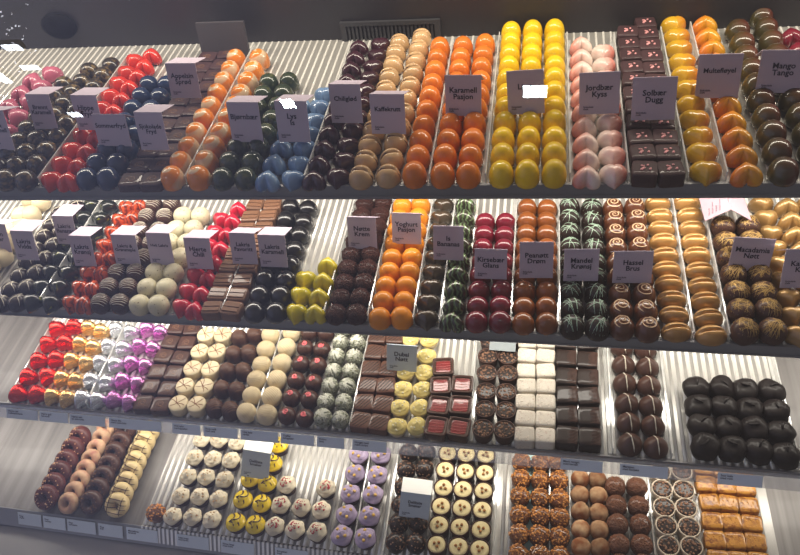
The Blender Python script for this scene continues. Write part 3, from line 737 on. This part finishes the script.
# ---------------------------------------------------------------- clear dividers between the trays
def divider(shelf, fx, fy, bx, by, desc):
    z = SZ[shelf]; A = at(fx, fy, z + .006); B = at(bx, by, z + .006); x = (A.x + B.x)/2
    y0 = FY[shelf] + YAW[shelf]*x + .004; y1 = max(B.y + .01, BACK - .03 if shelf == 1 else BACK - .12)
    bm = bmesh.new(); box(bm, x - .0008, x + .0008, y0, y1, z, z + .013); box(bm, x - .005, x + .005, y0, y1, z - .0008, z)
    o = obj('acrylic_divider', bm, M_ACR, smooth=False)
    tag(o, f'thin clear acrylic divider {desc}, {SHN[shelf]}', 'divider', 'clear acrylic dividers')
for a in [(1, 40, 181, 118, 75, 'left of the glossy red hearts'), (1, 186, 179, 250, 60, 'between the two orange swirl columns'),
          (1, 303, 185, 352, 48, 'left of the dark purple hearts'), (1, 430, 182, 452, 48, 'between first and second orange dome columns'),
          (1, 487, 183, 498, 40, 'left of the yellow domes'), (1, 570, 183, 567, 40, 'right of the yellow domes'),
          (1, 629, 183, 615, 50, 'right of the pink white hearts'), (1, 690, 183, 660, 35, 'left of the yellow hearts'),
          (1, 728, 180, 690, 30, 'between yellow and amber hearts'),
          (2, 41, 301, 104, 202, 'inside the black green hearts'), (2, 222, 311, 266, 206, 'between the milk chocolate bricks'),
          (2, 325, 318, 352, 210, 'left of the rough brown truffles'), (2, 369, 318, 392, 206, 'left of the orange domes'),
          (2, 415, 322, 431, 206, 'right of the orange domes'), (2, 440, 324, 455, 206, 'between bronze and green marbled hearts'),
          (2, 511, 326, 516, 210, 'right of the maroon domes'), (2, 559.5, 333, 559, 201, 'left of the mint drizzled domes'),
          (2, 694.6, 334, 670.3, 199.5, 'between the gold bean columns'), (2, 727, 336, 704, 206, 'right of the gold beans'),
          (3, 9, 403, 55.5, 320, 'left of the red foil hearts'), (3, 91, 402, 125, 326, 'between the silver foil columns'),
          (3, 257, 418, 282, 334, 'between the cream swirl ball columns'), (3, 353, 424, 368, 335, 'left of the striped milk squares'),
          (3, 471, 438, 475, 345, 'left of the round crumb cups'), (3, 578, 448, 577, 345, 'between the ridged dark squares'),
          (3, 614, 452, 606, 350, 'left of the striped pointed domes'), (3, 672.7, 462, 659, 351, 'right of the striped pointed domes'),
          (3, 800, 462, 771, 357, 'right of the large dark domes'),
          (4, 353.5, 545, 371, 458, 'between the lilac frosted columns'), (4, 385, 548, 398, 458, 'left of the nib coated truffles'), (4, 448, 552, 457.5, 458, 'left of the middle custard cups'),
          (4, 493, 556, 498, 462, 'right of the custard cups'), (4, 550, 556, 549, 466, 'right of the middle nut balls'),
          (4, 655, 556, 647, 480, 'left of the white rimmed cups'), (4, 706.7, 554, 694, 472, 'left of the caramel squares')]:
    divider(*a)

A = at(528.5, 556, SZ[4] + .01); B = at(531, 464, SZ[4] + .01); xm = (A.x + B.x)/2
bm = bmesh.new(); box(bm, xm - .0075, xm + .0075, A.y - .02, B.y + .02, SZ[4] - .0005, SZ[4] + .0035)
o = obj('paper_liner', bm, mat('pale_cyan_card', (.45, .72, .72), .6, 0), smooth=False)
tag(o, 'pale cyan paper strip under the first two nut crusted ball columns', 'paper liner')

# ---------------------------------------------------------------- folded name cards
def text(body, size, loc, parent, m=M_INK, align='CENTER', bold=.012, rot=(PI/2, 0, 0)):
    c = bpy.data.curves.new('lettering', 'FONT'); c.body = body; c.size = size; c.align_x = align; c.offset = size*bold
    c.space_line = .85; c.resolution_u = 2
    o = bpy.data.objects.new('lettering', c); C.objects.link(o); c.materials.append(m)
    dg = bpy.context.evaluated_depsgraph_get(); me = bpy.data.meshes.new_from_object(o.evaluated_get(dg)); bpy.data.objects.remove(o)
    o = bpy.data.objects.new('lettering', me); C.objects.link(o)
    if not me.materials: me.materials.append(m)
    o.parent = parent; o.location = loc; o.rotation_euler = rot
    return o
def card(shelf, xl, xr, yt, yb, body, where, flap=30, m=M_PAPER, yaw=0, lean=16, zoff=.020, roll=0, flapl=.034, small=True, tsize=None, fm=None):
    """a folded tent card whose front panel stands with its lower edge on the pieces"""
    zb = SZ[shelf] + zoff
    P = at((xl + xr)/2, yb, zb)
    la = math.radians(lean)
    # real height from where the fold is seen: the front panel leans back
    d = ray((xl + xr)/2, yt)
    # solve for s: P + s*(0, sin, cos) on the ray's y/z plane
    u = Vector((0, math.sin(la), math.cos(la)))
    s = ((P.z - CAMZ)*d.y - P.y*d.z) / (u.y*d.z - u.z*d.y)
    s = max(.024, min(.058, s))
    dist = (P - Vector((0, 0, CAMZ))).dot(RM @ Vector((0, 0, -1)))
    W = max(.026, min(.052, (xr - xl)/FPX*dist*.97))
    root = bpy.data.objects.new('name_card', None); C.objects.link(root)
    root.location = P; root.rotation_euler = (-la, math.radians(roll), math.radians(yaw))
    bm = bmesh.new(); box(bm, -W/2, W/2, 0, .0006, 0, s)
    obj('front_panel', bm, m, root, False)
    # rear flap from the fold
    bm = bmesh.new(); a = math.radians(-flap) + la
    box(bm, -W/2, W/2, 0, flapl, -.0005, 0, Matrix.Rotation(a, 3, 'X'), (0, 0, 0))
    for v in bm.verts: v.co.z += s
    obj('rear_flap', bm, fm or m, root, False)
    ts = tsize or min(.0092, W*.92/(max(len(x) for x in body.split('\n'))*.50 + .01))
    text(body, ts, (0, -.0006, s*.58), root, bold=.022)
    if small:
        text('Sjokolade\nmelk', .0030, (-W*.40, -.0006, s*.16), root, align='LEFT', bold=.02)
    t = body.replace('\n', ' ')
    tag(root, f'folded card reading {t}, {where}', 'name card', 'folded name cards')
    return root
A1 = [(-9, 17, 110, 150, 'Mørk\nKaramell', 'at the far left edge, top shelf', 25), (33, 60, 94, 129, 'Brennt\nKaramell', 'on speckled bronze domes, top shelf', 16),
      (77, 106, 95, 130, 'Hippe\nFryd', 'left of the Sommerfryd card, top shelf', 16), (97, 134, 114, 146, 'Sommerfryd', 'on the red hearts, top shelf', 40),
      (140, 171, 112, 150, 'Sjokolade\nFryd', 'on the dark stamped squares, top shelf', 18), (170, 203, 63, 98, 'Appelsin\nSprød', 'highest on the dark squares, top shelf', 18),
      (231, 265, 102, 142, 'Bjørnbær', 'on the dark green domes, top shelf', 20), (278, 312, 101, 142, 'Lys\nIs', 'on the light blue hearts, top shelf', 20),
      (331, 364, 84, 123, 'Chiliglød', 'on the dark purple hearts, top shelf', 24), (371, 407, 94, 134, 'Kaffekrutt', 'on the beige lined chocolates, top shelf', 26),
      (445, 482, 75, 116, 'Karamell\nPasjon', 'on the orange domes, top shelf', 40), (508, 545, 70, 114, 'Lime', 'on the yellow domes, top shelf', 50),
      (579, 619, 72, 114, 'Jordbær\nKyss', 'on the pink white hearts, top shelf', 50), (631, 674, 77, 120, 'Solbær\nDugg', 'on the pink flaked squares, top shelf', 50),
      (695, 737, 54, 98, 'Multefløyel', 'on yellow and amber hearts, top shelf', 50), (755, 803, 50, 93, 'Mango\nTango', 'on green red domes, top shelf', 40)]
for (xl, xr, yt, yb, b, wh, fl) in A1:
    card(1, xl, xr, yt, yb, b, wh, fl, roll={'Lime': -4, 'Jordbær\nKyss': -3, 'Solbær\nDugg': -2, 'Multefløyel': -1}.get(b, 0), yaw=-2)
A2 = [(-12, 14, 224, 252, 'Sitron\nKuler', 'at the far left edge, second shelf', 30), (16, 41, 231, 260, 'Lakris\nVidda', 'above dark streaked ovals, second shelf', 14), (57, 80, 216, 244, 'Lakris\nBananas', 'behind the Krønsj card, second shelf', 12),
      (74, 98, 236, 266, 'Lakris\nKrønsj', 'left on orange marbled hearts, second shelf', 20), (115, 142, 235, 264, 'Lakris &\nGranateple', 'on white striped truffles, second shelf', 20),
      (150, 176, 233, 265, 'Hvit Lakris', 'on pale speckled truffles, second shelf', 22), (187, 215, 238, 269, 'Hjerte\nChili', 'on raspberry hearts, second shelf', 24),
      (232, 259, 233, 264, 'Lakris\nFavoritt', 'on milk chocolate bricks, second shelf', 30), (260, 289, 235, 267, 'Lakris\nKaramell', 'on the shiny black domes, second shelf', 24),
      (348, 378, 217, 249, 'Nøtte\nKrem', 'on the rough brown truffles, second shelf', 40), (392, 422, 213, 244, 'Yoghurt\nPasjon', 'on the amber orange domes, second shelf', 45),
      (433, 464, 226, 260, 'Is\nBananas', 'on bronze and green hearts, second shelf', 45), (474, 507, 249, 279, 'Kirsebær\nGlans', 'on the maroon domes, second shelf', 45),
      (519, 553, 242, 278, 'Peanøtt\nDrøm', 'on the brown orange domes, second shelf', 45), (563, 598, 249, 281, 'Mandel\nKrønsj', 'on the mint drizzled domes, second shelf', 45),
      (612, 651, 251, 283, 'Hassel\nBrus', 'on the cream spiral domes, second shelf', 45), (727, 768, 238, 271, 'Macadamia\nNøtt', 'on gold strand truffles, second shelf', 45),
      (780, 822, 249, 288, 'Karamell\nKrem', 'at the right edge, second shelf', 45)]
for (xl, xr, yt, yb, b, wh, fl) in A2:
    card(2, xl, xr, yt, yb, b, wh, fl, lean=20, roll={'Macadamia\nNøtt': 6}.get(b, 1), yaw=3 if xl > 500 else 0)
card(3, 386, 417, 345, 371, 'Dubai\nNøtt', 'on yellow topped rounds, third shelf', 50, M_GREYP, lean=24, roll=3)
card(4, 240, 269, 451, 478, 'Delikate\nSmaker', 'above yellow squiggle cups, bottom shelf', 0, M_GREYP, lean=32, roll=10, fm=M_WPAPER, zoff=.026, tsize=.0062, flapl=.022)
card(4, 398, 429, 493, 518, 'Delikate\nSmaker', 'on nib coated truffles, bottom shelf', 0, M_GREYP, lean=36, roll=7, fm=M_WPAPER, zoff=.028, tsize=.0062, flapl=.024)
# small card lying at the back of the crumb cups
P = at(503, 343, SZ[3] + .024)
bm = bmesh.new(); box(bm, -.019, .019, -.014, .014, 0, .0008)
o = obj('flat_card', bm, mat('dull_grey_card', (.22, .25, .26), .6, 0), smooth=False); o.location = P; o.rotation_euler = (.12, 0, -.05)
tag(o, 'blank pale card lying on rear round crumb cups, third shelf', 'name card')
# pink roof shaped card seen end on
P = at(728, 221, SZ[2] + .028)
rt = bpy.data.objects.new('roof_card', None); C.objects.link(rt); rt.location = P; rt.rotation_euler = (0, 0, math.radians(2))
tag(rt, 'pink tent card standing open end forward behind gold strand truffles, second shelf', 'name card', 'folded name cards')
for s in (-1, 1):
    bm = bmesh.new(); box(bm, -.034, .0, 0, .048, 0, .0006, Matrix.Rotation(math.radians(-34), 3, 'Y'), (0, 0, 0))
    for v in bm.verts:
        v.co.z += .019
        if s == 1: v.co.x = -v.co.x
    obj('card_panel', bm, M_PINKP, rt, False)
for k in range(4):
    text('Karamell med nøtter' if k % 2 else 'Sjokolade', .0028, (-.022 + k*.004, .010, .0065 + k*.0026), rt, bold=.01, rot=(0, math.radians(-34), PI/2))

# ---------------------------------------------------------------- price labels on the rails of the two lower shelves
def rail_label(shelf, xl, xr, body, where, hgt=.019, m=M_LABEL, drop=.002):
    z = SZ[shelf] - .001; k = YAW[shelf]; fy = FY[shelf] - (.0065 if shelf == 3 else .0045)
    ang = 38 if shelf == 3 else 34
    def X(px):
        # where the photograph's column meets the rail
        lo, hi = -1.2, .8
        for _ in range(40):
            mid = (lo + hi)/2; v = RM.transposed() @ (Vector((mid, fy + k*mid, z - .01)) - Vector((0, 0, CAMZ)))
            if 400 + FPX*v.x/-v.z < px: lo = mid
            else: hi = mid
        return lo
    x0, x1 = X(xl), X(xr); W = x1 - x0
    root = bpy.data.objects.new('shelf_label', None); C.objects.link(root)
    root.location = ((x0 + x1)/2, fy + k*(x0 + x1)/2, z); root.rotation_euler = (math.radians(-ang), 0, math.atan(k))
    bm = bmesh.new(); box(bm, -W/2 + .0008, W/2 - .0008, -.0006, 0, -hgt - drop, -drop)
    obj('paper', bm, m, root, False)
    text(body, .0040, (-W/2 + .004, -.0010, -drop - hgt*.32), root, align='LEFT', bold=.02)
    tag(root, f'pale blue shelf label {where}', 'shelf label', 'pale blue shelf labels')
for (a, b, t, wv) in [(9, 41, 'Hjerte rød\nmelkesjokolade', 'below the red foil hearts'), (42, 71, 'Hjerte gull\nkaramell', 'below the gold foil hearts'), (72, 108, 'Hjerte sølv\nlys sjokolade', 'below the silver foil hearts'),
                  (111, 164, 'Hjerte lilla\nmørk sjokolade', 'below lilac foil hearts and dark squares'), (174, 203, 'Hvit taler\nmed appelsin', 'below the cream crossed discs'), (205, 240, 'Rose melk\nmed nøtt', 'below the brown ridged ovals'),
                  (242, 280, 'Hvit kule\nvanilje', 'below the cream swirl balls'), (282, 316, 'Trøffel\nbringebær', 'below the pink swirl truffles'), (318, 346, 'Kokos\nlime', 'below the curly white truffles'),
                  (353, 388, 'Nougat med\nmørk stripe', 'below the striped milk squares'), (560, 603, 'Mørk nougat\nmed havsalt', 'below the ridged dark squares'), (619, 668, 'Marsipan\nmed konjakk', 'below the striped pointed domes'), (716, 762, 'Stor kule\nmed rom', 'below the large dark domes')]:
    rail_label(3, a, b, t, wv + ', third shelf', .0155)
for (a, b, t, wv) in [(20, 44, 'Ring\nmørk', 'below the reddish brown rings'), (45, 68, 'Ring\nmandel', 'below the pale beige rings'), (69, 98, 'Ring\nsjokolade', 'below the dark chocolate rings'), (100, 125, 'Ring\nhvit', 'below the striped cream rings'),
                  (128, 160, 'Mandelknas\nkaramell', 'below the orange nut cluster'), (178, 211, 'Liten kopp\nmed krem', 'below the ivory frosted cups'), (222, 256, 'Sitron kopp\nmed krem', 'below the yellow squiggle cups'), (276, 310, 'Bringebær\nkopp', 'below the red sprinkled cups')]:
    rail_label(4, a, b, t, wv + ', bottom shelf', .021)

# ---------------------------------------------------------------- ceiling lamps of the shop, behind the viewer; the glass mirrors them
def emis(name, col, st):
    m = bpy.data.materials.new(name); m.use_nodes = True; b = m.node_tree.nodes['Principled BSDF']
    b.inputs['Emission Color'].default_value = (*col, 1); b.inputs['Emission Strength'].default_value = st; b.inputs['Base Color'].default_value = (.8, .8, .8, 1)
    return m
M_LED = emis('lamp_led', (.72, .95, 1.0), 60)
M_LED3 = emis('glint_bulb', (.85, .88, 1.0), 7)
M_LED2 = emis('lamp_led_soft', (.85, .92, 1.0), 14)
def mirrored(px, py, z):
    d = ray(px, py).normalized(); o = Vector((0, 0, CAMZ))
    t = (GK - o.dot(GN)) / d.dot(GN); p = o + d*t; r = d - 2*d.dot(GN)*GN
    return p + r*((z - p.z)/r.z)
def lamp(px, py, z, nx, ny, step, size, m, label):
    P = mirrored(px, py, z)
    t = bpy.data.objects.new('ceiling_lamp', None); C.objects.link(t); t.location = P
    tag(t, label, 'ceiling lamp')
    bm = bmesh.new(); box(bm, -nx*step/2, nx*step/2, -ny*step/2, ny*step/2, .004, .03)
    obj('housing', bm, M_STEEL, t, False)
    for i in range(nx):
        for j in range(ny):
            x = (i - (nx-1)/2)*step; y = (j - (ny-1)/2)*step
            bm = bmesh.new(); box(bm, x - size[0]/2, x + size[0]/2, y - size[1]/2, y + size[1]/2, 0, .004)
            obj('led', bm, m, t, False)
    return t
lamp(535, 92, 2.7, 3, 3, .040, (.034, .036), M_LED, 'square nine diode lamp mirrored on the Lime card')
lamp(288, 104, 2.7, 3, 1, .024, (.018, .10), M_LED, 'three bar lamp mirrored on the Lys Is card')
lamp(75, 115, 2.7, 3, 1, .026, (.018, .06), M_LED2, 'small three bar lamp mirrored beside Brennt Karamell card')
lamp(12, 48, 2.7, 2, 1, .05, (.040, .05), M_LED2, 'lamp mirrored at the upper left above pink hearts')
lamp(30, 68, 2.7, 2, 1, .05, (.045, .04), M_LED2, 'lamp mirrored just above the pink hearts')
lamp(2, 78, 2.7, 1, 2, .06, (.05, .05), M_LED2, 'lamp mirrored at the far left edge')
# tiny bulbs added out of view to make glints in the glass, upper left
rnd = random.Random(21)
t = bpy.data.objects.new('glint_bulbs', None); C.objects.link(t); P0 = mirrored(18, 35, 2.65); t.location = P0
tag(t, 'tiny bulbs added to make glints in the upper left corner of glass', 'glint bulbs')
pts = []
for i in range(46):
    px = rnd.uniform(-4, 44)*rnd.uniform(.3, 1); py = rnd.uniform(2, 104)
    P = mirrored(px, py, 2.65 + rnd.uniform(-.05, .05)) - P0
    pts.append(P); r = rnd.choice((.0012, .0016, .0022, .0034))
    bm = bmesh.new(); bmesh.ops.create_icosphere(bm, subdivisions=1, radius=r, matrix=Matrix.Translation(P) @ Matrix.Rotation(.6, 4, 'Z') @ Matrix.Diagonal((2.4, 1, 1, 1)))
    obj('bulb', bm, M_LED3, t, False)
bm = bmesh.new(); pts.sort(key=lambda p: p.y); tube(bm, pts, .0006, 4); obj('wire', bm, M_METAL, t, False)
